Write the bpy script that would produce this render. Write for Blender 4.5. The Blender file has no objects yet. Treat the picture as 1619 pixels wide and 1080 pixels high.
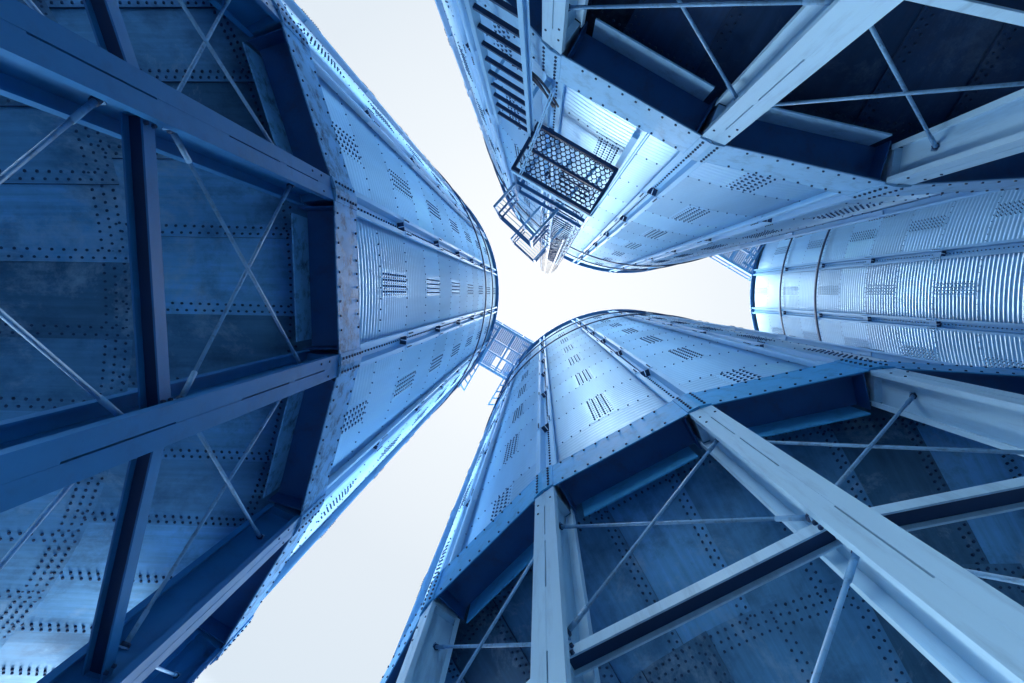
import bpy, math, random
import numpy as np
from mathutils import Matrix, Vector
random.seed(7); rng = np.random.default_rng(7)
C = bpy.context.scene.collection
SC = bpy.context.scene
PI = math.pi
EYE = 1.6                                   # eye height; heights h below are measured from the eye

# ------------------------------------------------------------------ camera
cam_d = bpy.data.cameras.new('camera'); cam = bpy.data.objects.new('camera', cam_d); C.objects.link(cam)
cam_d.sensor_width = 36.0; cam_d.lens = 18.9; cam_d.clip_start = 0.02; cam_d.clip_end = 2000
right = Vector((0.99859, 0.0, 0.05299)); fwd = Vector((-0.05279, 0.08708, 0.99480)).normalized()
up = right.cross(fwd).normalized(); right = fwd.cross(up).normalized()
m = Matrix((right, up, -fwd)).transposed().to_4x4(); m.translation = (0, 0, EYE)
cam.matrix_world = m
SC.camera = cam
# ------------------------------------------------------------------ sky, sun, exposure
w = bpy.data.worlds.new('World'); SC.world = w; w.use_nodes = True
nt = w.node_tree; nt.nodes.clear()
out = nt.nodes.new('ShaderNodeOutputWorld')
tc = nt.nodes.new('ShaderNodeTexCoord'); sep = nt.nodes.new('ShaderNodeSeparateXYZ')
ramp = nt.nodes.new('ShaderNodeValToRGB')                       # overcast overhead; low sky raised far above it to light the undersides
cr = ramp.color_ramp
cr.elements[0].position = 0.0; cr.elements[0].color = (1.05, 1.30, 1.50, 1)
cr.elements[1].position = 1.0; cr.elements[1].color = (0.132, 0.136, 0.139, 1)
e = cr.elements.new(0.70); e.color = (0.096, 0.109, 0.122, 1)
e = cr.elements.new(0.86); e.color = (0.105, 0.115, 0.125, 1)
e = cr.elements.new(0.95); e.color = (0.118, 0.126, 0.133, 1)
e = cr.elements.new(0.42); e.color = (0.44, 0.54, 0.62, 1)
sky = nt.nodes.new('ShaderNodeTexSky'); sky.sky_type = 'NISHITA'; sky.sun_disc = False
SUN_EL, SUN_AZ = math.radians(86.6), 0.0
sky.sun_elevation = SUN_EL; sky.sun_rotation = SUN_AZ
bg1 = nt.nodes.new('ShaderNodeBackground'); bg1.inputs['Strength'].default_value = 1.0
bg2 = nt.nodes.new('ShaderNodeBackground'); bg2.inputs['Strength'].default_value = 0.05
addn = nt.nodes.new('ShaderNodeAddShader')
L = nt.links.new
L(tc.outputs['Generated'], sep.inputs[0]); L(sep.outputs['Z'], ramp.inputs['Fac'])
dotn = nt.nodes.new('ShaderNodeVectorMath'); dotn.operation = 'DOT_PRODUCT'; dotn.inputs[1].default_value = (-0.90, 0.436, 0)
L(tc.outputs['Generated'], dotn.inputs[0])
azr = nt.nodes.new('ShaderNodeMapRange'); azr.inputs[1].default_value = -0.35; azr.inputs[2].default_value = 0.6; azr.inputs[3].default_value = 0.04; azr.inputs[4].default_value = 1.8
L(dotn.outputs['Value'], azr.inputs[0])
hz = nt.nodes.new('ShaderNodeMapRange'); hz.inputs[1].default_value = 0.45; hz.inputs[2].default_value = 0.68; hz.inputs[3].default_value = 1; hz.inputs[4].default_value = 0; L(sep.outputs['Z'], hz.inputs[0])
mxs = nt.nodes.new('ShaderNodeMix'); mxs.data_type = 'FLOAT'; mxs.inputs[2].default_value = 1.0     # low sky out of view, boosted on one side to light columns and hoppers
L(hz.outputs[0], mxs.inputs[0]); L(azr.outputs[0], mxs.inputs[3])
L(mxs.outputs[0], bg1.inputs['Strength'])
L(ramp.outputs['Color'], bg1.inputs['Color']); L(sky.outputs['Color'], bg2.inputs['Color'])
bg2.inputs['Strength'].default_value = 0.0
L(bg1.outputs[0], addn.inputs[0]); L(bg2.outputs[0], addn.inputs[1]); L(addn.outputs[0], out.inputs['Surface'])
sd = bpy.data.lights.new('sun', 'SUN'); sd.energy = 0.65; sd.angle = math.radians(28); sd.color = (0.90, 0.95, 1.0)
sun = bpy.data.objects.new('sun', sd); C.objects.link(sun)
SUN_DIR = Vector((0.0, 0.06, 0.998)).normalized()
sun.rotation_euler = SUN_DIR.to_track_quat('Z', 'Y').to_euler()
SC.view_settings.view_transform = 'Standard'; SC.view_settings.look = 'None'
SC.view_settings.exposure = 2.9; SC.view_settings.gamma = 1.0

# ------------------------------------------------------------------ materials
def mat(name, col, rough=0.5, metal=0.0, dirt=None, dirt_amt=0.0, dirt_scale=3.0, vary=0.0, bump=0.0, streak=False, sheet=False, tone=False, spec=0.5):
    M = bpy.data.materials.new(name); M.use_nodes = True
    n = M.node_tree.nodes; l = M.node_tree.links.new
    b = n['Principled BSDF']
    b.inputs['Roughness'].default_value = rough; b.inputs['Metallic'].default_value = metal
    b.inputs['Specular IOR Level'].default_value = spec
    tcn = n.new('ShaderNodeTexCoord')
    mp = n.new('ShaderNodeMapping'); l(tcn.outputs['Object'], mp.inputs['Vector'])
    if streak: mp.inputs['Scale'].default_value = (1, 1, 0.12)
    rgb = n.new('ShaderNodeRGB'); rgb.outputs[0].default_value = (*col, 1)
    cur = rgb.outputs[0]
    if vary:
        nz = n.new('ShaderNodeTexNoise'); nz.inputs['Scale'].default_value = 1.7; nz.inputs['Detail'].default_value = 6; nz.inputs['Roughness'].default_value = 0.65
        l(mp.outputs[0], nz.inputs['Vector'])
        mr = n.new('ShaderNodeMapRange'); mr.inputs[1].default_value = 0.25; mr.inputs[2].default_value = 0.75
        mr.inputs[3].default_value = 1 - vary; mr.inputs[4].default_value = 1 + vary
        l(nz.outputs['Fac'], mr.inputs[0])
        mx = n.new('ShaderNodeMix'); mx.data_type = 'RGBA'; mx.blend_type = 'MULTIPLY'; mx.inputs[0].default_value = 1
        l(cur, mx.inputs[6]); l(mr.outputs[0], mx.inputs[7]); cur = mx.outputs[2]
    if sheet or tone:                                     # every sheet has its own tone, written per corner
        at = n.new('ShaderNodeAttribute'); at.attribute_name = 'tone'
        mx = n.new('ShaderNodeMix'); mx.data_type = 'RGBA'; mx.blend_type = 'MULTIPLY'; mx.inputs[0].default_value = 1
        l(cur, mx.inputs[6]); l(at.outputs['Fac'], mx.inputs[7]); cur = mx.outputs[2]
    if sheet:
        sp = n.new('ShaderNodeSeparateXYZ'); l(tcn.outputs['Object'], sp.inputs[0])
        at2 = n.new('ShaderNodeMath'); at2.operation = 'ARCTAN2'; l(sp.outputs['Y'], at2.inputs[0]); l(sp.outputs['X'], at2.inputs[1])
        m1 = n.new('ShaderNodeMath'); m1.operation = 'MULTIPLY'; m1.inputs[1].default_value = 90; l(at2.outputs[0], m1.inputs[0])
        m2 = n.new('ShaderNodeMath'); m2.operation = 'MULTIPLY'; m2.inputs[1].default_value = 1.6; l(sp.outputs['Z'], m2.inputs[0])
        cb_ = n.new('ShaderNodeCombineXYZ'); l(m1.outputs[0], cb_.inputs[0]); l(m2.outputs[0], cb_.inputs[1])
        ns = n.new('ShaderNodeTexNoise'); ns.inputs['Scale'].default_value = 1.0; ns.inputs['Detail'].default_value = 7; ns.inputs['Roughness'].default_value = 0.6; l(cb_.outputs[0], ns.inputs['Vector'])
        mr_ = n.new('ShaderNodeMapRange'); mr_.inputs[1].default_value = 0.3; mr_.inputs[2].default_value = 0.7; mr_.inputs[3].default_value = 0.84; mr_.inputs[4].default_value = 1.16; l(ns.outputs['Fac'], mr_.inputs[0])
        mx = n.new('ShaderNodeMix'); mx.data_type = 'RGBA'; mx.blend_type = 'MULTIPLY'; mx.inputs[0].default_value = 1
        l(cur, mx.inputs[6]); l(mr_.outputs[0], mx.inputs[7]); cur = mx.outputs[2]
        nb = n.new('ShaderNodeTexNoise'); nb.inputs['Scale'].default_value = 1.1; nb.inputs['Detail'].default_value = 11; nb.inputs['Roughness'].default_value = 0.75; nb.inputs['Distortion'].default_value = 0.4; l(tcn.outputs['Object'], nb.inputs['Vector'])
        rb = n.new('ShaderNodeValToRGB'); rb.color_ramp.elements[0].position = 0.53; rb.color_ramp.elements[1].position = 0.68; l(nb.outputs['Fac'], rb.inputs[0])
        mb_ = n.new('ShaderNodeMath'); mb_.operation = 'MULTIPLY'; mb_.inputs[1].default_value = 0.8 if metal and col[1] > .2 else 0.2; l(rb.outputs[0], mb_.inputs[0])
        mx = n.new('ShaderNodeMix'); mx.data_type = 'RGBA'; l(mb_.outputs[0], mx.inputs[0]); l(cur, mx.inputs[6]); mx.inputs[7].default_value = (0.37, 0.54, 0.69, 1); cur = mx.outputs[2]   # white bloom on old zinc
    if dirt is not None:
        nz = n.new('ShaderNodeTexNoise'); nz.inputs['Scale'].default_value = dirt_scale; nz.inputs['Detail'].default_value = 9; nz.inputs['Roughness'].default_value = 0.72
        l(mp.outputs[0], nz.inputs['Vector'])
        rp = n.new('ShaderNodeValToRGB'); rp.color_ramp.elements[0].position = 0.50; rp.color_ramp.elements[1].position = 0.66
        l(nz.outputs['Fac'], rp.inputs[0])
        mu = n.new('ShaderNodeMath'); mu.operation = 'MULTIPLY'; mu.inputs[1].default_value = dirt_amt; l(rp.outputs[0], mu.inputs[0])
        mx = n.new('ShaderNodeMix'); mx.data_type = 'RGBA'; l(mu.outputs[0], mx.inputs[0])
        l(cur, mx.inputs[6]); mx.inputs[7].default_value = (*dirt, 1); cur = mx.outputs[2]
    l(cur, b.inputs['Base Color'])
    nz2 = n.new('ShaderNodeTexNoise'); nz2.inputs['Scale'].default_value = 9; nz2.inputs['Detail'].default_value = 5; l(mp.outputs[0], nz2.inputs['Vector'])
    mr2 = n.new('ShaderNodeMapRange'); mr2.inputs[3].default_value = max(0.05, rough - 0.12); mr2.inputs[4].default_value = min(1, rough + 0.14)
    l(nz2.outputs['Fac'], mr2.inputs[0]); l(mr2.outputs[0], b.inputs['Roughness'])
    if bump:
        bp = n.new('ShaderNodeBump'); bp.inputs['Strength'].default_value = bump; bp.inputs['Distance'].default_value = 0.01
        l(nz2.outputs['Fac'], bp.inputs['Height']); l(bp.outputs[0], b.inputs['Normal'])
    return M
M = {}
M['galv'] = mat('galvanised_sheet', (0.59, 0.81, 0.98), 0.44, 0.82, vary=0.12, streak=True, sheet=False, tone=True)
M['hat'] = mat('galvanised_profile', (0.34, 0.62, 0.86), 0.55, 0.25, spec=0.25, vary=0.10, streak=True)
M['bolt'] = mat('bolt_steel', (0.02, 0.06, 0.14), 0.55, 0.3)
M['seam_bolt'] = mat('seam_bolt_steel', (0.03, 0.09, 0.20), 0.8, 0.0)
M['wall_bolt'] = mat('wall_bolt_steel', (0.06, 0.17, 0.34), 0.5, 0.4)
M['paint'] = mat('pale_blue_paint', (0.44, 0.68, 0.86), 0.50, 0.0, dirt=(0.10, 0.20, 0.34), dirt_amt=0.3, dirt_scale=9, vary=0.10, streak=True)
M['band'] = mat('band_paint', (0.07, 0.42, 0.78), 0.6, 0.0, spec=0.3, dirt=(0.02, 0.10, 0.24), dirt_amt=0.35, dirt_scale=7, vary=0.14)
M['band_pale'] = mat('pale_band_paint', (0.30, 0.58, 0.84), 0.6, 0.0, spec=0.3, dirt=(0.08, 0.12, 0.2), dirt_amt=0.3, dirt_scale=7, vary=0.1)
M['paint_shaded'] = mat('shaded_blue_paint', (0.02, 0.18, 0.43), 0.46, 0.0, dirt=(0.03, 0.06, 0.12), dirt_amt=0.25, dirt_scale=5, vary=0.14)  # pale paint darkened: the left silo's shade is put into the colour
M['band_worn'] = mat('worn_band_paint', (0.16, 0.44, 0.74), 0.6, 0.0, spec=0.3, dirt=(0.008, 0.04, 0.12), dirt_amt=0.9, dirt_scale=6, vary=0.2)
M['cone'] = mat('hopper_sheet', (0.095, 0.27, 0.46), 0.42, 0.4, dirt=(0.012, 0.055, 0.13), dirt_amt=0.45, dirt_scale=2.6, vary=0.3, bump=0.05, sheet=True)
M['cone_shaded'] = mat('shaded_hopper_sheet', (0.012, 0.05, 0.13), 0.42, 0.4, dirt=(0.03, 0.05, 0.10), dirt_amt=0.55, dirt_scale=2.6, vary=0.25, bump=0.05, sheet=True)  # hopper sheet with the upper silo's shade worked into its base colour
M['dark'] = mat('dark_blue_steel', (0.015, 0.05, 0.13), 0.5, 0.3, vary=0.15)
M['steel'] = mat('blue_grey_steel', (0.07, 0.22, 0.44), 0.45, 0.4, vary=0.1)
M['rod'] = mat('rod_steel', (0.20, 0.42, 0.66), 0.55, 0.15, dirt=(0.06, 0.08, 0.12), dirt_amt=0.5, dirt_scale=14)
M['roof'] = mat('roof_sheet', (0.60, 0.78, 0.94), 0.4, 0.3, vary=0.1)
M['ground'] = mat('dark_asphalt', (0.030, 0.040, 0.060), 0.9, 0.0, dirt=(0.03, 0.04, 0.055), dirt_amt=0.5, dirt_scale=0.4, vary=0.15)
M['cable'] = mat('black_cable', (0.01, 0.02, 0.05), 0.6)

# ------------------------------------------------------------------ mesh helpers
class MB:
    """collects pieces of ONE mesh; each piece may carry a material slot"""
    def __init__(s): s.v = []; s.f = []; s.mi = []; s.sm = []; s.n = 0; s.tone = []
    def add(s, V, F, mi=0, smooth=False, tone=1.0):
        V = np.asarray(V, float).reshape(-1, 3); s.v.append(V)
        for f in F: s.f.append(tuple(int(i) + s.n for i in f))
        s.mi += [mi] * len(F); s.sm += [smooth] * len(F); s.tone += [tone] * len(F)
        s.n += len(V)
    def box(s, c, size, ax=None, mi=0):
        ax = np.eye(3) if ax is None else np.asarray(ax, float)
        h = np.asarray(size, float) / 2; V = []
        for x in (-1, 1):
            for y in (-1, 1):
                for z in (-1, 1): V.append(np.asarray(c, float) + ax[0] * x * h[0] + ax[1] * y * h[1] + ax[2] * z * h[2])
        s.add(V, [(0, 1, 3, 2), (4, 6, 7, 5), (0, 4, 5, 1), (2, 3, 7, 6), (0, 2, 6, 4), (1, 5, 7, 3)], mi)
    def bar(s, a, b, w_, h_, upv=(0, 0, 1), mi=0):
        a = np.asarray(a, float); b = np.asarray(b, float); d = b - a; ln = np.linalg.norm(d); d /= ln
        u = np.asarray(upv, float); u = u - d * (u @ d)
        if np.linalg.norm(u) < 1e-6: u = np.array([1., 0, 0]); u = u - d * (u @ d)
        u /= np.linalg.norm(u); t = np.cross(u, d)
        s.box((a + b) / 2, (ln, w_, h_), [d, t, u], mi)
    def tube(s, P, r, n=8, mi=0, closed=False, caps=True):
        P = np.asarray(P, float); k = len(P); V = []
        prev = None
        for i in range(k):
            d = (P[(i + 1) % k] - P[i - 1]) if closed else (P[min(i + 1, k - 1)] - P[max(i - 1, 0)])
            d = d / np.linalg.norm(d)
            u = prev if prev is not None else (np.array([0, 0, 1.]) if abs(d[2]) < .9 else np.array([1., 0, 0]))
            u = u - d * (u @ d); u /= np.linalg.norm(u); prev = u; t = np.cross(d, u)
            for j in range(n):
                a = 2 * PI * j / n; V.append(P[i] + r * (math.cos(a) * u + math.sin(a) * t))
        F = []
        for i in range(k if closed else k - 1):
            i2 = (i + 1) % k
            for j in range(n): F.append((i * n + j, i * n + (j + 1) % n, i2 * n + (j + 1) % n, i2 * n + j))
        if not closed and caps: F += [tuple(range(n))[::-1], tuple((k - 1) * n + j for j in range(n))]
        s.add(V, F, mi, True)
    def bolts(s, P, N, r=0.013, h=0.016, mi=1, n=6, washer=False):
        """bolt heads at points P standing along normals N"""
        P = np.asarray(P, float).reshape(-1, 3); N = np.asarray(N, float).reshape(-1, 3)
        if not len(P): return
        if len(N) == 1: N = np.repeat(N, len(P), 0)
        N = N / np.linalg.norm(N, axis=1)[:, None]
        ref = np.where(np.abs(N[:, 2:3]) < .9, np.array([[0, 0, 1.]]), np.array([[1., 0, 0]]))
        U = ref - N * (ref * N).sum(1)[:, None]; U /= np.linalg.norm(U, axis=1)[:, None]; T = np.cross(N, U)
        a = np.arange(n) * 2 * PI / n + .3
        ring = np.cos(a)[None, :, None] * U[:, None] * r + np.sin(a)[None, :, None] * T[:, None] * r
        V = np.concatenate([P[:, None] - N[:, None] * .003 + ring, P[:, None] + N[:, None] * h + ring * .88], 1)
        base = [(j, (j + 1) % n, n + (j + 1) % n, n + j) for j in range(n)] + [tuple(range(n, 2 * n))]
        F = [tuple(i + 2 * n * k for i in f) for k in range(len(P)) for f in base]
        s.add(V.reshape(-1, 3), F, mi)
    def mesh(s, name, mats):
        me = bpy.data.meshes.new(name)
        V = np.concatenate(s.v); me.vertices.add(len(V)); me.vertices.foreach_set('co', V.astype(np.float32).ravel())
        cnt = np.array([len(f) for f in s.f], np.int32); idx = np.fromiter((i for f in s.f for i in f), np.int32)
        me.loops.add(len(idx)); me.loops.foreach_set('vertex_index', idx)
        me.polygons.add(len(cnt)); st = np.concatenate([[0], np.cumsum(cnt)[:-1]]).astype(np.int32)
        me.polygons.foreach_set('loop_start', st); me.polygons.foreach_set('loop_total', cnt)
        me.polygons.foreach_set('material_index', np.array(s.mi, np.int32))
        me.polygons.foreach_set('use_smooth', np.array(s.sm, bool))
        if any(t != 1.0 for t in s.tone):
            at = me.attributes.new('tone', 'FLOAT', 'FACE'); at.data.foreach_set('value', np.array(s.tone, np.float32))
        else:
            at = me.attributes.new('tone', 'FLOAT', 'FACE'); at.data.foreach_set('value', np.ones(len(cnt), np.float32))
        for m_ in mats: me.materials.append(m_)
        me.update(calc_edges=True); me.validate()
        return me
def obj(name, me, parent=None, loc=(0, 0, 0), rz=0.0):
    o = bpy.data.objects.new(name, me); C.objects.link(o); o.location = loc; o.rotation_euler = (0, 0, rz)
    if parent: o.parent = parent
    return o
def thing(name, label, cat, loc=(0, 0, 0), rz=0.0, group=None, me=None):
    o = bpy.data.objects.new(name, me); C.objects.link(o); o.location = loc; o.rotation_euler = (0, 0, rz)
    o['label'] = label; o['category'] = cat
    if group: o['group'] = group
    return o
def pol(r, a, z): return np.array([r * math.cos(a), r * math.sin(a), z])

# ------------------------------------------------------------------ ground
g = MB(); g.add([(-400, -400, 0), (400, -400, 0), (400, 400, 0), (-400, 400, 0)], [(0, 1, 2, 3)])
go = obj('ground', g.mesh('ground', [M['ground']])); go['kind'] = 'structure'

# ------------------------------------------------------------------ silo meshes (local frame, z = 0 at the ground)
NS = 22; DL = 2 * PI / NS
RB = 5.075                                   # corners of the band
RW = 4.93                                    # corrugated wall
Z0, ZS, SH, NR = EYE + 4.70, EYE + 5.82, 1.156, 13
ZTOP = ZS + NR * SH
ZB0, ZB1 = EYE + 4.34, EYE + 4.85            # band
PITCH = SH / 12
def wave(z): return 0.0082 * np.cos(2 * PI * (z - ZS) / PITCH)
def build_wall():
    mb = MB()
    per = 8
    zs = np.arange(ZS - 12 * PITCH + .0, ZTOP + 1e-6, PITCH / per)
    na = NS * 8; a = np.arange(na) * 2 * PI / na
    ring = np.floor((zs - ZS) / SH + 1e-6)
    r = RW + wave(zs) + 0.0
    V = np.stack([r[:, None] * np.cos(a), r[:, None] * np.sin(a), np.repeat(zs[:, None], na, 1)], 2).reshape(-1, 3)
    nz = len(zs)
    i, j = np.meshgrid(np.arange(nz - 1), np.arange(na), indexing='ij'); j2 = (j + 1) % na
    F = np.stack([i * na + j, i * na + j2, (i + 1) * na + j2, (i + 1) * na + j], 2).reshape(-1, 4)
    # a tone of its own for every sheet: ring and pair of bays
    rr = np.clip(np.floor((zs[:-1] - ZS) / SH + 1e-6).astype(int) + 1, 0, 40)
    mb.v.append(V); mb.f += [tuple(q) for q in F.tolist()]; mb.mi += [0] * len(F); mb.sm += [True] * len(F); mb.n += len(V)
    tone = np.ones((nz - 1, na)); tab = rng.uniform(.88, 1.05, (60, NS))
    for ii in range(nz - 1):
        k = rr[ii]
        bay = (np.floor(((a / DL) - (0.5 if k % 2 else 1.5)) / 2).astype(int)) % 11
        tone[ii] = tab[k, bay]
    mb.tone += tone.reshape(-1).tolist()
    # horizontal seams: one bolt every 0.12 m on the first crest
    P = []; N = []
    for k in range(NR):
        z = ZS + k * SH
        for q in range(NS * 12):
            an = (q + .5) * 2 * PI / (NS * 12); P.append(pol(RW + .0082, an, z)); N.append(pol(1, an, 0))
    # vertical seams: doubled strip with three columns of bolts, alternate bays ring by ring
    PB_ = []; NB_ = []
    for k in range(-1, NR):
        z0 = ZS + k * SH
        for b in range(NS):
            if (b + k) % 2: continue
            ac = (b + .5) * DL
            for c_ in (-1.5, -.5, .5, 1.5):
                for q in range(12):
                    z = z0 + q * PITCH + (PITCH * .5 if c_ == 0 and False else 0) + PITCH
                    if q == 11: continue
                    an = ac + c_ * .066 / RW
                    PB_.append(pol(RW + .0122, an, z)); NB_.append(pol(1, an, 0))
                    an2 = an + .033 / RW
                    PB_.append(pol(RW - .0042, an2, z + PITCH * .5)); NB_.append(pol(1, an2, 0))
            zz = np.arange(z0 + .02, z0 + SH - .02, PITCH / per); aa = np.array([ac - .16 / RW, ac, ac + .16 / RW])
            rz_ = RW + wave(zz) + .004
            V = np.stack([rz_[:, None] * np.cos(aa), rz_[:, None] * np.sin(aa), np.repeat(zz[:, None], 3, 1)], 2).reshape(-1, 3)
            V2 = V.copy(); V2[:, :2] *= (RW - .004) / RW
            n_ = len(zz); Fs = [(i_ * 3 + c, i_ * 3 + c + 1, (i_ + 1) * 3 + c + 1, (i_ + 1) * 3 + c) for i_ in range(n_ - 1) for c in (0, 1)]
            mb.add(V, Fs, 0, True)
            E = [np.concatenate([V[2::3], V2[2::3]])]; Fe = [(i_, n_ + i_, n_ + i_ + 1, i_ + 1) for i_ in range(n_ - 1)]
            mb.add(E[0], Fe, 0)
    mb.bolts(P, N, r=.0095, h=.010); mb.bolts(PB_, NB_, r=.0115, h=.012, mi=2)
    return mb.mesh('wall', [M['galv'], M['wall_bolt'], M['seam_bolt']])
SPL = [EYE + 6.9 + 2.31 * k for k in range(6)]
def build_stiffener():
    """omega section, open side outwards, at angle 0"""
    mb = MB(); z0, z1 = ZB0 + .40, ZTOP + .12
    r0, r1 = RW + .012, RW + .095; t = .005
    def sheet(x0, y0, x1, y1, za, zb):
        d = np.array([x1 - x0, y1 - y0]); n_ = np.array([-d[1], d[0]]) / np.linalg.norm(d) * t / 2
        q = [(x0 + n_[0], y0 + n_[1]), (x1 + n_[0], y1 + n_[1]), (x1 - n_[0], y1 - n_[1]), (x0 - n_[0], y0 - n_[1])]
        V = [(*p, za) for p in q] + [(*p, zb) for p in q]
        mb.add(V, [(0, 1, 5, 4), (1, 2, 6, 5), (2, 3, 7, 6), (3, 0, 4, 7), (3, 2, 1, 0), (4, 5, 6, 7)])
    w1, w2 = .058, .116
    cuts = [z0, z1]
    for a_, b_ in zip(cuts[:-1], cuts[1:]):
        a2, b2 = a_, b_
        sheet(r0, -w1, r0, w1, a2, b2)
        for s_ in (-1, 1):
            sheet(r0, s_ * w1, r1, s_ * (w1 + .012), a2, b2)
            sheet(r1, s_ * (w1 + .010), r1, s_ * w2, a2, b2)
            sheet(r1, s_ * w2, r1 - .022, s_ * w2, a2, b2)
    zz = np.arange(z0 + .05, z1 - .03, PITCH)
    mb.bolts([(r0 + .003, 0, z) for z in zz], [(1, 0, 0)], r=.012, h=.012)
    return mb.mesh('stiffener', [M['hat'], M['bolt']])
def build_sleeve():
    mb = MB(); r0, r1 = RW + .012, RW + .095; w1 = .058
    for z in (0,):                                   # bolted splice sleeve
        for s_ in (-1, 1):
            mb.box((r1 + .006, s_ * .088, z), (.006, .064, .30)); mb.box(((r0 + r1) / 2, s_ * (w1 + .014), z), (.07, .006, .30))
            mb.bolts([(r1 + .008, s_ * .088, z + q * .05) for q in (-2, -1, 0, 1, 2)], [(1, 0, 0)], r=.009, h=.012)
            mb.box((r0 + .045, s_ * .030, z - .155), (.08, .050, .008), mi=1)
        mb.box((r0 + .012, 0, z), (.008, .09, .30))
    return mb.mesh('splice_sleeve', [M['hat'], M['bolt']])
def ring_mesh(rc, z, wr, hz, seg=132, mt='dark'):
    mb = MB(); a = np.arange(seg) * 2 * PI / seg
    V = []
    for dr, dz in ((-wr / 2, -hz / 2), (wr / 2, -hz / 2), (wr / 2, hz / 2), (-wr / 2, hz / 2)):
        V += [pol(rc + dr, x, z + dz) for x in a]
    F = []
    for q in range(4):
        q2 = (q + 1) % 4
        for j in range(seg): j2 = (j + 1) % seg; F.append((q * seg + j, q * seg + j2, q2 * seg + j2, q2 * seg + j))
    mb.add(V, F, 0, False)
    return mb
def build_wind_ring(z):
    mb = ring_mesh(RW + .118, z, .038, .05)
    return mb.mesh('wind_ring', [M['dark']])
def build_eave():
    mb = ring_mesh(RW + .075, ZTOP + .16, .11, .07)
    return mb.mesh('eave_ring', [M['steel']])
def build_roof():
    mb = MB(); n = 66; rows = [(RW + .12, ZTOP + .22), (2.6, ZTOP + 1.45), (.5, ZTOP + 2.55), (.5, ZTOP + 2.8)]
    V = [pol(r, 2 * PI * j / n, z) for r, z in rows for j in range(n)]
    F = [(i * n + j, i * n + (j + 1) % n, (i + 1) * n + (j + 1) % n, (i + 1) * n + j) for i in range(3) for j in range(n)]
    V.append((0, 0, ZTOP + 2.85)); F += [(3 * n + j, 3 * n + (j + 1) % n, 4 * n) for j in range(n)]
    mb.add(V, F)
    for j in range(0, n, 3):
        a = 2 * PI * j / n; mb.bar(pol(rows[0][0], a, rows[0][1] + .02), pol(.55, a, ZTOP + 2.57), .03, .06)
    return mb.mesh('roof', [M['roof']])
# hopper cone of 45 degrees: distance s down the slope from its upper edge
CR, CZ = 4.885, EYE + 4.80; S2 = math.sqrt(.5)
def cone(s_, a, off=0.0):
    r = CR - s_ * S2 + off * S2; z = CZ - s_ * S2 - off * S2
    return pol(r, a, z)
def build_hopper():
    mb = MB(); P = []; N = []
    tiers = [(0.0, 1.66, 44, .25), (1.56, 3.20, 44, .52), (3.10, 4.70, 22, .25), (4.62, 6.30, 22, .6)]
    for ti, (s0, s1, n, ph) in enumerate(tiers):
        d = 2 * PI / n; ov = ti * .004                # each lower tier laps outside the tier above
        toff = .012 * ti
        for k in range(n):
            a0 = (k + ph * (1 if n == 44 else 1)) * d; a1 = a0 + d
            tone = float(np.clip(rng.normal(1.05, .34), .50, 1.9))
            rm = CR - (s0 + s1) / 2 * S2; lap = .14 / rm
            ang = [a0 - 0.0, (a0 + a1) / 2, a1 + lap * .0]
            ang = [a0 - .0, (a0 + a1) / 2, a1 + lap]
            offs = [toff + .001, toff + .006, toff + .022]
            V = []; 
            for s_ in (s0, s1):
                for x, o in zip(ang, offs): V.append(cone(s_, x, o + (.010 if s_ == s0 and ti else 0)))
            V += [cone(s0, a1 + lap, toff + .002), cone(s1, a1 + lap, toff + .002)]
            mb.add(V, [(0, 1, 4, 3), (1, 2, 5, 4)], 0, False, tone)
            mb.add(V, [(2, 6, 7, 5)], 1)
            if ti:                                    # upper edge of a lapping tier
                W = [V[0], V[1], V[2], cone(s0, ang[0], toff - .014), cone(s0, ang[1], toff - .014), cone(s0, ang[2], toff - .014)]
                mb.add(W, [(0, 3, 4, 1), (1, 4, 5, 2)], 1)
            if ti > 1: continue
            for row in range(2):
                for q in range(int((s1 - s0) / .060)):
                    s_ = s0 + .03 + q * .060 + row * .030
                    r = CR - s_ * S2; x = a1 + lap - (.030 + row * .050) / r
                    P.append(cone(s_, x, toff + .018)); N.append(cone(0, x, 1) - cone(0, x, 0))
    for s_, rows in ((0.16, 1), (0.40, 2), (1.60, 3), (3.14, 3)):
        for row in range(rows):
            r = CR - (s_ + row * .058) * S2; cnt = int(2 * PI * r / .056)
            for q in range(cnt):
                x = (q + .5 * (row % 2)) * 2 * PI / cnt
                P.append(cone(s_ + row * .058, x, .022 if s_ > 1 else .010)); N.append(cone(0, x, 1) - cone(0, x, 0))
    mb.bolts(P, N, r=.0105, h=.016)
    return mb.mesh('hopper', [M['cone'], M['bolt']])
def build_outlet():
    mb = MB(); n = 24
    rows = [(.46, EYE + .36), (.40, EYE + .28), (.22, EYE - .25), (.22, EYE - .6)]
    V = [pol(r, 2 * PI * j / n, z) for r, z in rows for j in range(n)]
    F = [(i * n + j, i * n + (j + 1) % n, (i + 1) * n + (j + 1) % n, (i + 1) * n + j) for i in range(3) for j in range(n)]
    mb.add(V, F, 0, True); mb.box((0, 0, EYE - .33), (.62, .62, .05))
    return mb.mesh('outlet', [M['paint']])
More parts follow.
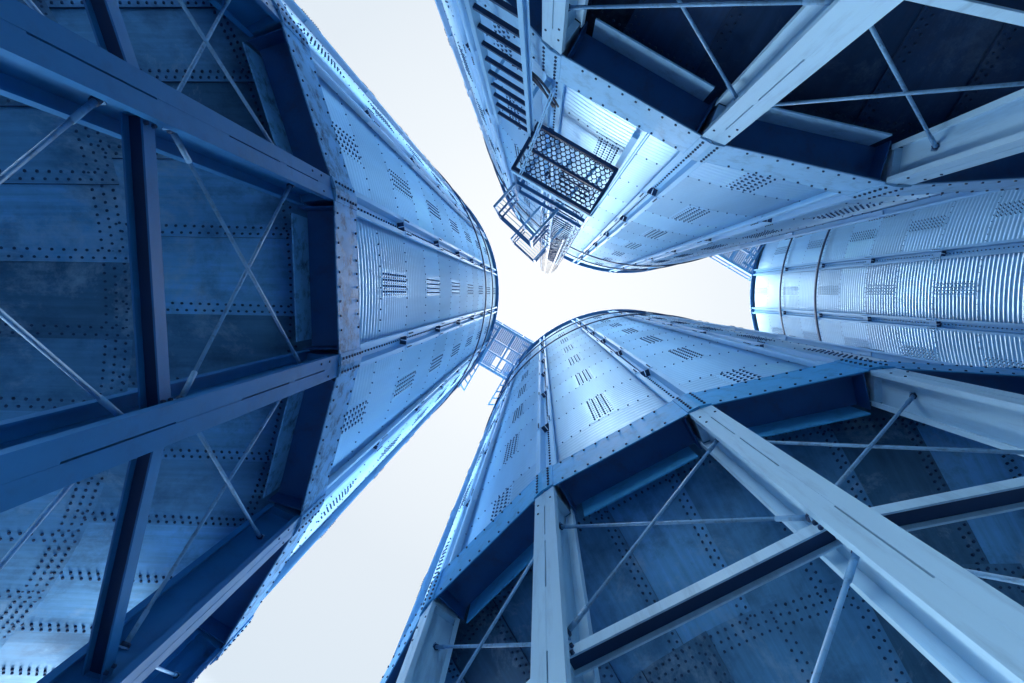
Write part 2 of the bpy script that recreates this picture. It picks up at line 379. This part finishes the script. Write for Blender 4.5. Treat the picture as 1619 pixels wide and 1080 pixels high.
# ring beam of one bay, between corner 0 and corner 1
def bay_frame():
    a = DL / 2; n_ = np.array([math.cos(a), math.sin(a), 0]); t = np.array([-math.sin(a), math.cos(a), 0])
    return n_, t, RB * math.cos(DL / 2), RB * math.sin(DL / 2)
def build_ring_beam():
    mb = MB(); n_, t, ap, hs = bay_frame(); ax = [n_, t, np.array([0, 0, 1.])]
    hl = hs - .150; zw = EYE + 4.52
    at = lambda r, u, z: n_ * r + t * u + np.array([0, 0, z])
    mb.box(at(ap - .018, 0, EYE + 4.50), (.012, 2 * hl, .30), ax)
    mb.box(at(ap - .165, 0, zw), (.282, 2 * hl, .010), ax)
    inner = 2 * (hl - .03)
    mb.box(at(ap - .312, 0, EYE + 4.40), (.012, inner - .06, .33), ax, mi=2)
    for s_ in (-1, 1):
        mb.box(at(ap - .165, s_ * (hl + .006), EYE + 4.46), (.30, .010, .22), ax)
    mb.box(at(ap - .10, 0, EYE + 4.70), (.012, 2 * hl, .34), ax)
    mb.bolts([at(ap - .320, s_ * (hl - .09), EYE + 4.42) for s_ in (-1, 1)], [-n_], r=.012)
    return mb.mesh('ring_beam', [M['dark_paint'], M['bolt'], M['band']])
def build_band():
    mb = MB(); n_, t, ap, hs = bay_frame(); ax = [n_, t, np.array([0, 0, 1.])]
    at = lambda r, u, z: n_ * r + t * u + np.array([0, 0, z])
    mb.box(at(ap - .006, 0, (ZB0 + ZB1) / 2), (.010, 2 * hs - .012, ZB1 - ZB0), ax)
    mb.box(at(ap - .05, 0, ZB1 + .003), (.10, 2 * hs - .10, .006), ax)
    us = np.arange(-hs + .19, hs - .18, .120)
    mb.bolts([at(ap - .001, u, ZB0 + .050) for u in us], [n_], r=.0108, h=.010)
    mb.bolts([at(ap - .001, u, ZB1 - .045) for u in us], [n_], r=.0108, h=.012)
    return mb.mesh('band_plate', [M['band'], M['bolt']])
def build_splice():
    """bent cover plate over the band joint at corner 0"""
    mb = MB(); hw = .10; P = []; N = []
    zc = (ZB0 + ZB1) / 2
    for s_ in (-1, 1):
        n_ = np.array([math.cos(s_ * DL / 2), math.sin(s_ * DL / 2), 0]); t = np.array([-n_[1], n_[0], 0])
        ap = RB * math.cos(DL / 2); c0 = -s_ * RB * math.sin(DL / 2)
        mb.box(n_ * (ap + .005) + t * (c0 + s_ * hw / 2) + np.array([0, 0, zc]), (.010, hw + .002, ZB1 - ZB0 - .006), [n_, t, np.array([0, 0, 1.])])
        for z in np.linspace(ZB0 + .05, ZB1 - .05, 7): P.append(n_ * (ap + .010) + t * (c0 + s_ * .058) + np.array([0, 0, z])); N.append(n_)
    mb.bolts(P, N, r=.0125, h=.012)
    return mb.mesh('splice_plate', [M['band'], M['bolt']])
RCO = RB - .016                               # outer face of a column
def build_column():
    mb = MB(); W, D, T = .190, .285, .010
    z0, z1 = .025, ZB0 - .004
    def plate(x0, x1, y0, y1, za, zb): mb.box(((x0 + x1) / 2, (y0 + y1) / 2, (za + zb) / 2), (x1 - x0, y1 - y0, zb - za))
    gap = .0045
    for ro, ri in ((RCO - T, RCO), (RCO - D, RCO - D + T)):
        for s_ in (-1, 1):
            y0, y1 = sorted((s_ * gap, s_ * W / 2)); plate(ro, ri, y0, y1, z0, z1)
            # folded lips
            y0, y1 = sorted((s_ * (W / 2 - T), s_ * W / 2))
            if ro > RCO - .1: plate(ro - .030, ro, y0, y1, z0, z1)
            else: plate(ri, ri + .030, y0, y1, z0, z1)
    for s_ in (-1, 1):                        # two webs back to back
        y0, y1 = sorted((s_ * gap, s_ * (gap + .008))); plate(RCO - D + T, RCO - T, y0, y1, z0, z1)
    # welds closing the slit, leaving gaps
    for za, zb in ((z0, 1.0), (1.35, 2.1), (2.6, EYE + 1.75), (EYE + 2.35, EYE + 2.9), (EYE + 3.47, EYE + 3.56), (EYE + 4.06, z1)):
        plate(RCO - T * .8, RCO - .0012, -gap, gap, za, zb)
        plate(RCO - D + .002, RCO - D + T, -gap, gap, za, zb)
    # head inside the ring, end plate, foot
    plate(RCO - D + .02, RCO - .03, -.07, .07, z1, EYE + 4.60)
    plate(RCO - D - .06, RCO + .06, -.17, .17, .002, .025)
    mb.bolts([(RCO - .001, s_ * .06, z) for z in (EYE + 4.14, EYE + 3.98) for s_ in (-1, 1)][:3], [(1, 0, 0)], r=.010, h=.008)
    return mb.mesh('column', [M['paint'], M['bolt']])
ZST = (EYE + 2.42, EYE + .62)
def build_strut(z):
    mb = MB(); n_, t, _, _ = bay_frame(); ax = [n_, t, np.array([0, 0, 1.])]
    rm = RCO - .15; ap = rm * math.cos(DL / 2); hl = rm * math.sin(DL / 2) - .014
    at = lambda r, u, zz: n_ * r + t * u + np.array([0, 0, zz])
    for s_ in (-1, 1): mb.box(at(ap + s_ * .047, 0, z), (.010, 2 * hl, .075), ax)
    mb.box(at(ap, 0, z + .005), (.084, 2 * hl, .008), ax, mi=2)  # web takes a dark slot: shade under the strut put into colour
    for s_ in (-1, 1):
        mb.box(at(ap, s_ * (hl - .004), z), (.083, .008, .06), ax)
        mb.bolts([at(ap + .051, s_ * (hl - .05), z + q) for q in (-.025, .025)], [n_], r=.012)
    return mb.mesh('strut', [M['paint'], M['bolt'], M['dark']])
def build_rod(k, za, zb):
    """round brace from one column (end A) to its neighbour (end B) in the bay; k picks which way it leans"""
    mb = MB(); rm = RCO - .135 - (.034 if k else 0)
    p0 = pol(rm, 0, za if k == 0 else zb); p1 = pol(rm, DL, zb if k == 0 else za)
    d = (p1 - p0) / np.linalg.norm(p1 - p0); p0 = p0 + d * .014; p1 = p1 - d * .014
    mb.tube([p0, p1], .0112, 10)
    for p, q in ((p0, 1), (p1, -1)):
        mb.tube([p + d * q * .03, p + d * q * .20], .0150, 8)                       # threaded end and nut
        mb.tube([p + d * q * .012, p + d * q * .034], .024, 6, mi=1); mb.bar(p + d * q * .004, p + d * q * .012, .050, .050, (0, 0, 1))
    return mb.mesh('brace_rod', [M['rod'], M['bolt']])
M['dark_paint'] = mat('ring_beam_paint', (0.018, 0.115, 0.32), 0.5, 0.1, dirt=(0.04, 0.07, 0.12), dirt_amt=0.5, dirt_scale=6, vary=0.15)
SM = dict(wall=build_wall(), stiffener=build_stiffener(), sleeve=build_sleeve(), wind=[build_wind_ring(z) for z in (SPL[4], SPL[5])], eave=build_eave(), roof=build_roof(),
          hopper=build_hopper(), outlet=build_outlet(), ring_beam=build_ring_beam(), band=build_band(), splice=build_splice(), column=build_column(),
          strut=[build_strut(z) for z in ZST],
          rods=[build_rod(0, EYE + 2.60, EYE + 3.98), build_rod(1, EYE + 2.60, EYE + 3.98), build_rod(0, EYE + .78, EYE + 2.24), build_rod(1, EYE + .78, EYE + 2.24)])
def repaint(swap):
    d = dict(SM)
    for k in ('band', 'splice', 'ring_beam', 'column'): d[k] = SM[k].copy()
    d['strut'] = [q.copy() for q in SM['strut']]
    for me in [d[k] for k in ('band', 'splice', 'ring_beam', 'column')] + d['strut']:
        for i, q in enumerate(me.materials):
            if q in swap: me.materials[i] = swap[q]
    return d
LEFT = repaint({M['band']: M['band_worn'], M['paint']: M['paint_shaded']}); UPPER = repaint({M['band']: M['band_pale']})
UPPER['hopper'] = SM['hopper'].copy(); UPPER['hopper'].materials[0] = M['cone_shaded']
def silo(label, cx, cy, rot, arc, arc_low, src=SM):
    s = thing('grain_silo', label, 'silo', (cx, cy, 0), rot, 'corrugated grain silos on column rings')
    obj('wall', SM['wall'], s); obj('roof', SM['roof'], s); obj('eave_ring', SM['eave'], s)
    for me in SM['wind']: obj('wind_ring', me, s)
    obj('hopper', src['hopper'], s); obj('outlet', SM['outlet'], s)
    face = math.atan2(-cy, -cx) - rot
    for k in range(NS):
        def away(a): return abs((a - face + PI) % (2 * PI) - PI)
        dv, db = away(k * DL), away((k + .5) * DL)
        if dv < arc:
            st_ = obj('stiffener', SM['stiffener'], s, rz=k * DL)
            for z in SPL: obj('splice_sleeve', SM['sleeve'], st_, (0, 0, z))
        if dv < arc_low: obj('column', src['column'], s, rz=k * DL); obj('splice_plate', src['splice'], s, rz=k * DL)
        if db < arc_low - DL * .4:
            obj('ring_beam', src['ring_beam'], s, rz=k * DL); obj('band_plate', src['band'], s, rz=k * DL)
            for me in src['strut']: obj('strut', me, s, rz=k * DL)
            for me in SM['rods']: obj('brace_rod', me, s, rz=k * DL)
    return s
PA, PB, PC, PD = (-6.684, -.113), (3.204, -5.876), (3.151, 5.622), (13.02, -.110)
FULL = math.radians(100)
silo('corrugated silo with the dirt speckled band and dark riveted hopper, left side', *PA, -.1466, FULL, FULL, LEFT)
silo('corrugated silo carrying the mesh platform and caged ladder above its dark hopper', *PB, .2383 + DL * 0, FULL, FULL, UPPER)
silo('corrugated silo with a clean blue band and pale columns, at lower right', *PC, .0508, FULL, FULL)
silo('farther silo wall seen end on between two nearer silos, its hopper out of view', *PD, DL / 2, math.radians(75), math.radians(75))

# ------------------------------------------------------------------ straight ladder up to the platform
U1 = np.array([.85, .527, 0]); U1 /= np.linalg.norm(U1)
Z = lambda h: h + EYE
def P2(x, y, h): return np.array([x, y, Z(h)])
lad = thing('access_ladder', 'straight steel ladder with broad rungs climbing beside the band to the mesh platform', 'ladder', (-.30, -1.875, 0))
def local(o, mb_pts): return mb_pts
lo = np.array([-.30, -1.875, 0])
out1 = np.array([-U1[1], U1[0], 0])           # away from the wall
for s_ in (-1, 1):
    mb = MB(); c = U1 * s_ * .205
    mb.box(c + np.array([0, 0, Z(6.4) / 2]), (.012, .075, Z(6.4)), [U1, out1, np.array([0, 0, 1.])])
    mb.box(c + U1 * s_ * .018 - out1 * .034 + np.array([0, 0, Z(6.4) / 2]), (.030, .008, Z(6.4)), [U1, out1, np.array([0, 0, 1.])])
    mb.box(c - U1 * s_ * -.018 + out1 * .034 + np.array([0, 0, Z(6.4) / 2]), (.030, .008, Z(6.4)), [U1, out1, np.array([0, 0, 1.])])
    obj('stringer', mb.mesh('stringer', [M['hat']]), lad)
me_r = MB(); me_r.box((0, 0, 0), (.396, .034, .030), [U1, out1, np.array([0, 0, 1.])]); me_r = me_r.mesh('rung', [M['dark']])
h = .3 - EYE + .0
k = 0
while h < 6.3:
    obj('rung', me_r, lad, (0, 0, Z(h))); h += .272
for hh in (1.0, 3.0, 5.2):
    for s_ in (-1, 1):
        mb = MB(); mb.bar(U1 * s_ * .20 + np.array([0, 0, Z(hh)]), U1 * s_ * .20 - out1 * .24 + np.array([0, 0, Z(hh)]), .03, .03)
        obj('wall_bracket', mb.mesh('wall_bracket', [M['hat']]), lad)

# ------------------------------------------------------------------ mesh platform
UP = np.array([.864, .503, 0]); NP = np.array([-.503, .864, 0]); ZH = np.array([0, 0, 1.])
HP = 6.1; pc = np.array([.257, -1.378, 0]); PL, PD_ = 1.03, .575
plat = thing('service_platform', 'small platform with hexagonal mesh floor bolted to the silo wall', 'platform', tuple(pc + ZH * Z(HP)))
mb = MB()
for s_ in (-1, 1):
    mb.box(NP * s_ * (PD_ / 2 - .02), (PL, .040, .070), [UP, NP, ZH]); mb.box(UP * s_ * (PL / 2 - .018), (.036, PD_ - .082, .066), [UP, NP, ZH])
mb.box(np.array([0, 0, 0.]), (PL - .075, .030, .050), [UP, NP, ZH])
obj('frame', mb.mesh('frame', [M['dark']]), plat)
mb = MB(); nx, ny = 15, 12; cw = (PL - .07) / nx; ch = (PD_ - .08) / ny
zf = .030
for j in range(ny + 1):
    v = -(PD_ - .08) / 2 + j * ch
    for i in range(nx):
        u = -(PL - .07) / 2 + i * cw; sh = (j % 2) * cw / 2
        dv = ch * .25
        pts = [(u + sh, v - dv), (u + sh + cw * .28, v + dv), (u + sh + cw * .72, v + dv), (u + sh + cw, v - dv)]
        # long strands of expanded metal: zigzag bands
        sgn = 1 if j % 2 == 0 else 1
        for a_, b_ in zip(pts[:-1], pts[1:]):
            if max(a_[0], b_[0]) > (PL - .06) / 2: continue
            mb.bar(UP * a_[0] + NP * a_[1] + ZH * zf, UP * b_[0] + NP * b_[1] + ZH * zf, .010, .010)
        if j < ny:
            for uu in (u + sh + cw * .5,):
                if uu < (PL - .06) / 2:
                    mb.bar(UP * uu + NP * (v + dv) + ZH * zf, UP * uu + NP * (v + ch - dv) + ZH * zf, .014, .010)
obj('mesh_floor', mb.mesh('mesh_floor', [M['dark']]), plat)
mbr = []
for u, dn in ((.5, -1.15), (-.36, -1.15)):
    mb = MB(); foot = np.array([.933, -1.413, 0]) - pc if u > 0 else np.array([.10, -1.815, 0]) - pc
    top = UP * (.5 if u > 0 else -.40) + NP * (PD_ / 2 - .01)
    mb.bar(foot + ZH * -1.16, top + ZH * -.04, .045, .008, UP); mb.bar(foot + ZH * -1.16 + UP * .022, top + ZH * -.04 + UP * .022, .006, .05, NP)
    obj('brace', mb.mesh('brace', [M['hat']]), plat)
for u in (-.43, .49):
    mb = MB(); mb.bar(UP * u + NP * -.33 - ZH * 1.1, UP * u + NP * -.33 + ZH * .02, .06, .05, NP)
    obj('wall_bracket', mb.mesh('wall_bracket', [M['hat']]), plat)
rail = MB(); tops = []
for u, v in ((-PL / 2 + .02, -.2), (-PL / 2 + .02, PD_ / 2 - .02), (PL / 2 - .02, PD_ / 2 - .02), (PL / 2 - .02, -.2)):
    rail.bar(UP * u + NP * v + ZH * .03, UP * u + NP * v + ZH * 1.32, .032, .032, NP); tops.append(UP * u + NP * v)
for hh in (1.30, .72):
    for a_, b_ in zip(tops[:-1], tops[1:]):
        if hh < 1 and a_ is tops[0]: continue
        rail.bar(a_ + ZH * hh, b_ + ZH * hh, .045, .045, ZH)
obj('guard_rail', rail.mesh('guard_rail', [M['steel']]), plat)
mb = MB(); mb.box(NP * (PD_ / 2 + .004) + ZH * .09, (PL, .006, .12), [UP, NP, ZH]); mb.box(UP * (PL / 2 + .004) + ZH * .09, (.006, PD_, .12), [UP, NP, ZH])
obj('toe_board', mb.mesh('toe_board', [M['hat']]), plat)

# ------------------------------------------------------------------ caged ladder to the roof
kc = np.array([.412, -1.335, 0])
cage = thing('caged_ladder', 'long ladder inside round safety hoops rising from the mesh platform to the eave', 'ladder', tuple(kc + ZH * Z(HP)))
HT = 22.0 - HP
for s_ in (-1, 1):
    mb = MB(); mb.box(UP * s_ * .215 + ZH * (HT / 2), (.012, .060, HT), [UP, NP, ZH]); mb.box(UP * s_ * .232 + ZH * (HT / 2) - NP * .03, (.03, .008, HT), [UP, NP, ZH])
    obj('stringer', mb.mesh('stringer', [M['hat']]), cage)
mer = MB(); mer.box((0, 0, 0), (.418, .020, .018), [UP, NP, ZH]); mer = mer.mesh('rung', [M['dark']])
hh = .30
while hh < HT - .2: obj('rung', mer, cage, (0, 0, hh)); hh += .28
def hoop():
    pts = []
    for q in range(15):
        a = -PI * .5 + PI * q / 14
        pts.append(UP * math.sin(a) * .34 + NP * (.10 + math.cos(a) * .44))
    pts = [UP * -.215] + pts + [UP * .215]
    mb = MB()
    for a_, b_ in zip(pts[:-1], pts[1:]): mb.bar(a_, b_, .008, .034, ZH)
    return mb.mesh('hoop', [M['dark']])
mh = hoop(); hh = 2.3
while hh < HT: obj('hoop', mh, cage, (0, 0, hh)); hh += .66
for q in (-1.25, -.62, 0, .62, 1.25):
    mb = MB(); p = UP * math.sin(q) * .333 + NP * (.10 + math.cos(q) * .432); mb.box(p + ZH * ((HT + 2.2) / 2), (.026, .010, HT - 2.2), [UP * math.cos(q) - NP * math.sin(q), NP * math.cos(q) + UP * math.sin(q), ZH])
    obj('hoop_strap', mb.mesh('hoop_strap', [M['steel']]), cage)
for s_ in (-1, 1):
    mb = MB(); mb.bar(UP * s_ * .215, UP * s_ * .215 - NP * .29, .035, .006, ZH); me = mb.mesh('wall_bracket', [M['hat']])
    for hh in np.arange(.9, HT, 2.31): obj('wall_bracket', me, cage, (0, 0, float(hh)))

# ------------------------------------------------------------------ rest landings left of the cage
UG = np.array([.737, .676, 0]); NG = np.array([-.676, .737, 0])
UG /= np.linalg.norm(UG); NG = np.array([-UG[1], UG[0], 0])
def landing(h0, label):
    c = np.array([-.36, -.91, 0])             # middle of the outer rail
    o = thing('rest_landing', label, 'landing', tuple(c + ZH * Z(h0)), group='railed rest landings beside the ladder cage')
    W_, D_ = .62, .36
    mb = MB(); cs = [UG * -W_ / 2 - NG * D_, UG * -W_ / 2, UG * W_ / 2, UG * W_ / 2 - NG * D_]
    for p in cs: mb.bar(p, p + ZH * 1.12, .026, .026, NG)
    for z in (1.10, .62):
        for a_, b_ in zip(cs[:-1], cs[1:]): mb.bar(a_ + ZH * z, b_ + ZH * z, .028, .028, ZH)
    obj('guard_rail', mb.mesh('guard_rail', [M['steel']]), o)
    mb = MB()
    for q in range(7): mb.box(NG * (-D_ * (q + .5) / 7) , (W_ - .04, .008, .016), [UG, NG, ZH])
    for s_ in (-1, 1): mb.box(UG * s_ * W_ / 2 - NG * D_ / 2, (.03, D_ + .03, .05), [UG, NG, ZH])
    for s_ in (-1, 1): mb.bar(UG * s_ * W_ / 2 - NG * D_, UG * s_ * W_ / 2 - NG * (D_ + .86) , .04, .05, ZH)
    obj('frame', mb.mesh('frame', [M['hat']]), o)
    return o
landing(6.95, 'railed rest landing just above the mesh platform, the larger one in the photo')
landing(10.9, 'railed rest landing higher up beside the ladder cage, the smaller one in the photo')

# ------------------------------------------------------------------ walkway bridges between silo tops
def bridge(p, q, off0, off1, label):
    p = np.array([*p, 0]); q = np.array([*q, 0]); d = (q - p) / np.linalg.norm(q - p); n_ = np.array([-d[1], d[0], 0])
    mid = (p + q) / 2
    if n_ @ (-mid) < 0: n_ = -n_
    o = thing('walkway_bridge', label, 'bridge', tuple(mid + ZH * Z(21.15)), group='walkway bridges between silo tops')
    ln = 5.6; mb = MB()
    for v, ww in ((off0, .10), (off0 + .62, .06), (off1 - .62, .06), (off1, .10)): mb.box(n_ * v, (ln, ww, .16), [d, n_, ZH])
    for u in np.arange(-ln / 2 + .1, ln / 2, .70): mb.box(d * u + n_ * (off0 + off1) / 2 + ZH * .02, (.07, off1 - off0 - .12, .10), [d, n_, ZH])
    obj('frame', mb.mesh('frame', [M['hat']]), o)
    for v0, v1 in ((off0 + .06, off0 + .58), (off0 + .66, off1 - .66), (off1 - .58, off1 - .06)):
        mb = MB()
        for u in np.arange(-ln / 2, ln / 2, .075):
            if v0 < off1 - .7 and abs(u - .1) < (.22 if v0 < off0 + .2 else .12): continue
            mb.box(d * u + n_ * (v0 + v1) / 2 + ZH * .09, (.058, v1 - v0, .012), [d, n_, ZH])
        obj('deck', mb.mesh('deck', [M['hat']]), o)
    mb = MB()
    for v in (off0, off1):
        for u in np.arange(-ln / 2 + .2, ln / 2, 1.0): mb.bar(d * u + n_ * v, d * u + n_ * v + ZH * 1.15, .04, .04, n_)
        for z in (1.13, .6): mb.bar(d * -ln / 2 + n_ * v + ZH * z, d * ln / 2 + n_ * v + ZH * z, .04, .04)
    obj('hand_rail', mb.mesh('hand_rail', [M['steel']]), o)
    mb = MB()
    for s_ in (-1, 1):
        for v in (off0 + .2, off1 - .2): mb.bar(d * s_ * 1.45 + n_ * v - ZH * .08, d * s_ * .52 + n_ * v - ZH * .09, .08, .07, ZH)
        mb.bar(d * s_ * .80 + n_ * (off0 - 1.25) - ZH * .14, d * s_ * .80 + n_ * (off1 - .35) - ZH * .14, .05, .09, ZH); mb.bar(d * s_ * .56 + n_ * (off0 - 1.25) - ZH * .14, d * s_ * .56 + n_ * (off1 - .35) - ZH * .14, .05, .09, ZH)
        for q in np.arange(off0 - 1.22, off1 - .4, .30): mb.bar(d * s_ * .575 + n_ * q - ZH * .14, d * s_ * .785 + n_ * (q + .12) - ZH * .14, .05, .03, ZH)
    obj('bearer', mb.mesh('bearer', [M['hat']]), o)
bridge(PA, PC, -.30, 1.43, 'walkway bridge at roof height joining the left silo to the lower right silo')
bridge(PB, PD, .20, 1.94, 'walkway bridge at roof height beside the far silo, mostly hidden behind the upper silo')
# service cables hung by the ladder
cb = MB()
for k_, (dx, sag) in enumerate(((0, .10), (.03, .16), (-.02, .22))):
    pts = []
    for q in range(17):
        t_ = q / 16; p = (1 - t_) * np.array([-.20 + dx, -1.90, Z(4.55)]) + t_ * np.array([.15 + dx, -1.83, Z(5.35)])
        p = p + NP * .04 + ZH * (-sag * math.sin(PI * t_)); pts.append(p)
    cb.tube(pts, .011, 6)
co = obj('service_cable', cb.mesh('service_cable', [M['cable']])); co['label'] = 'dark service cables sagging across the band beside the straight ladder'; co['category'] = 'cable'
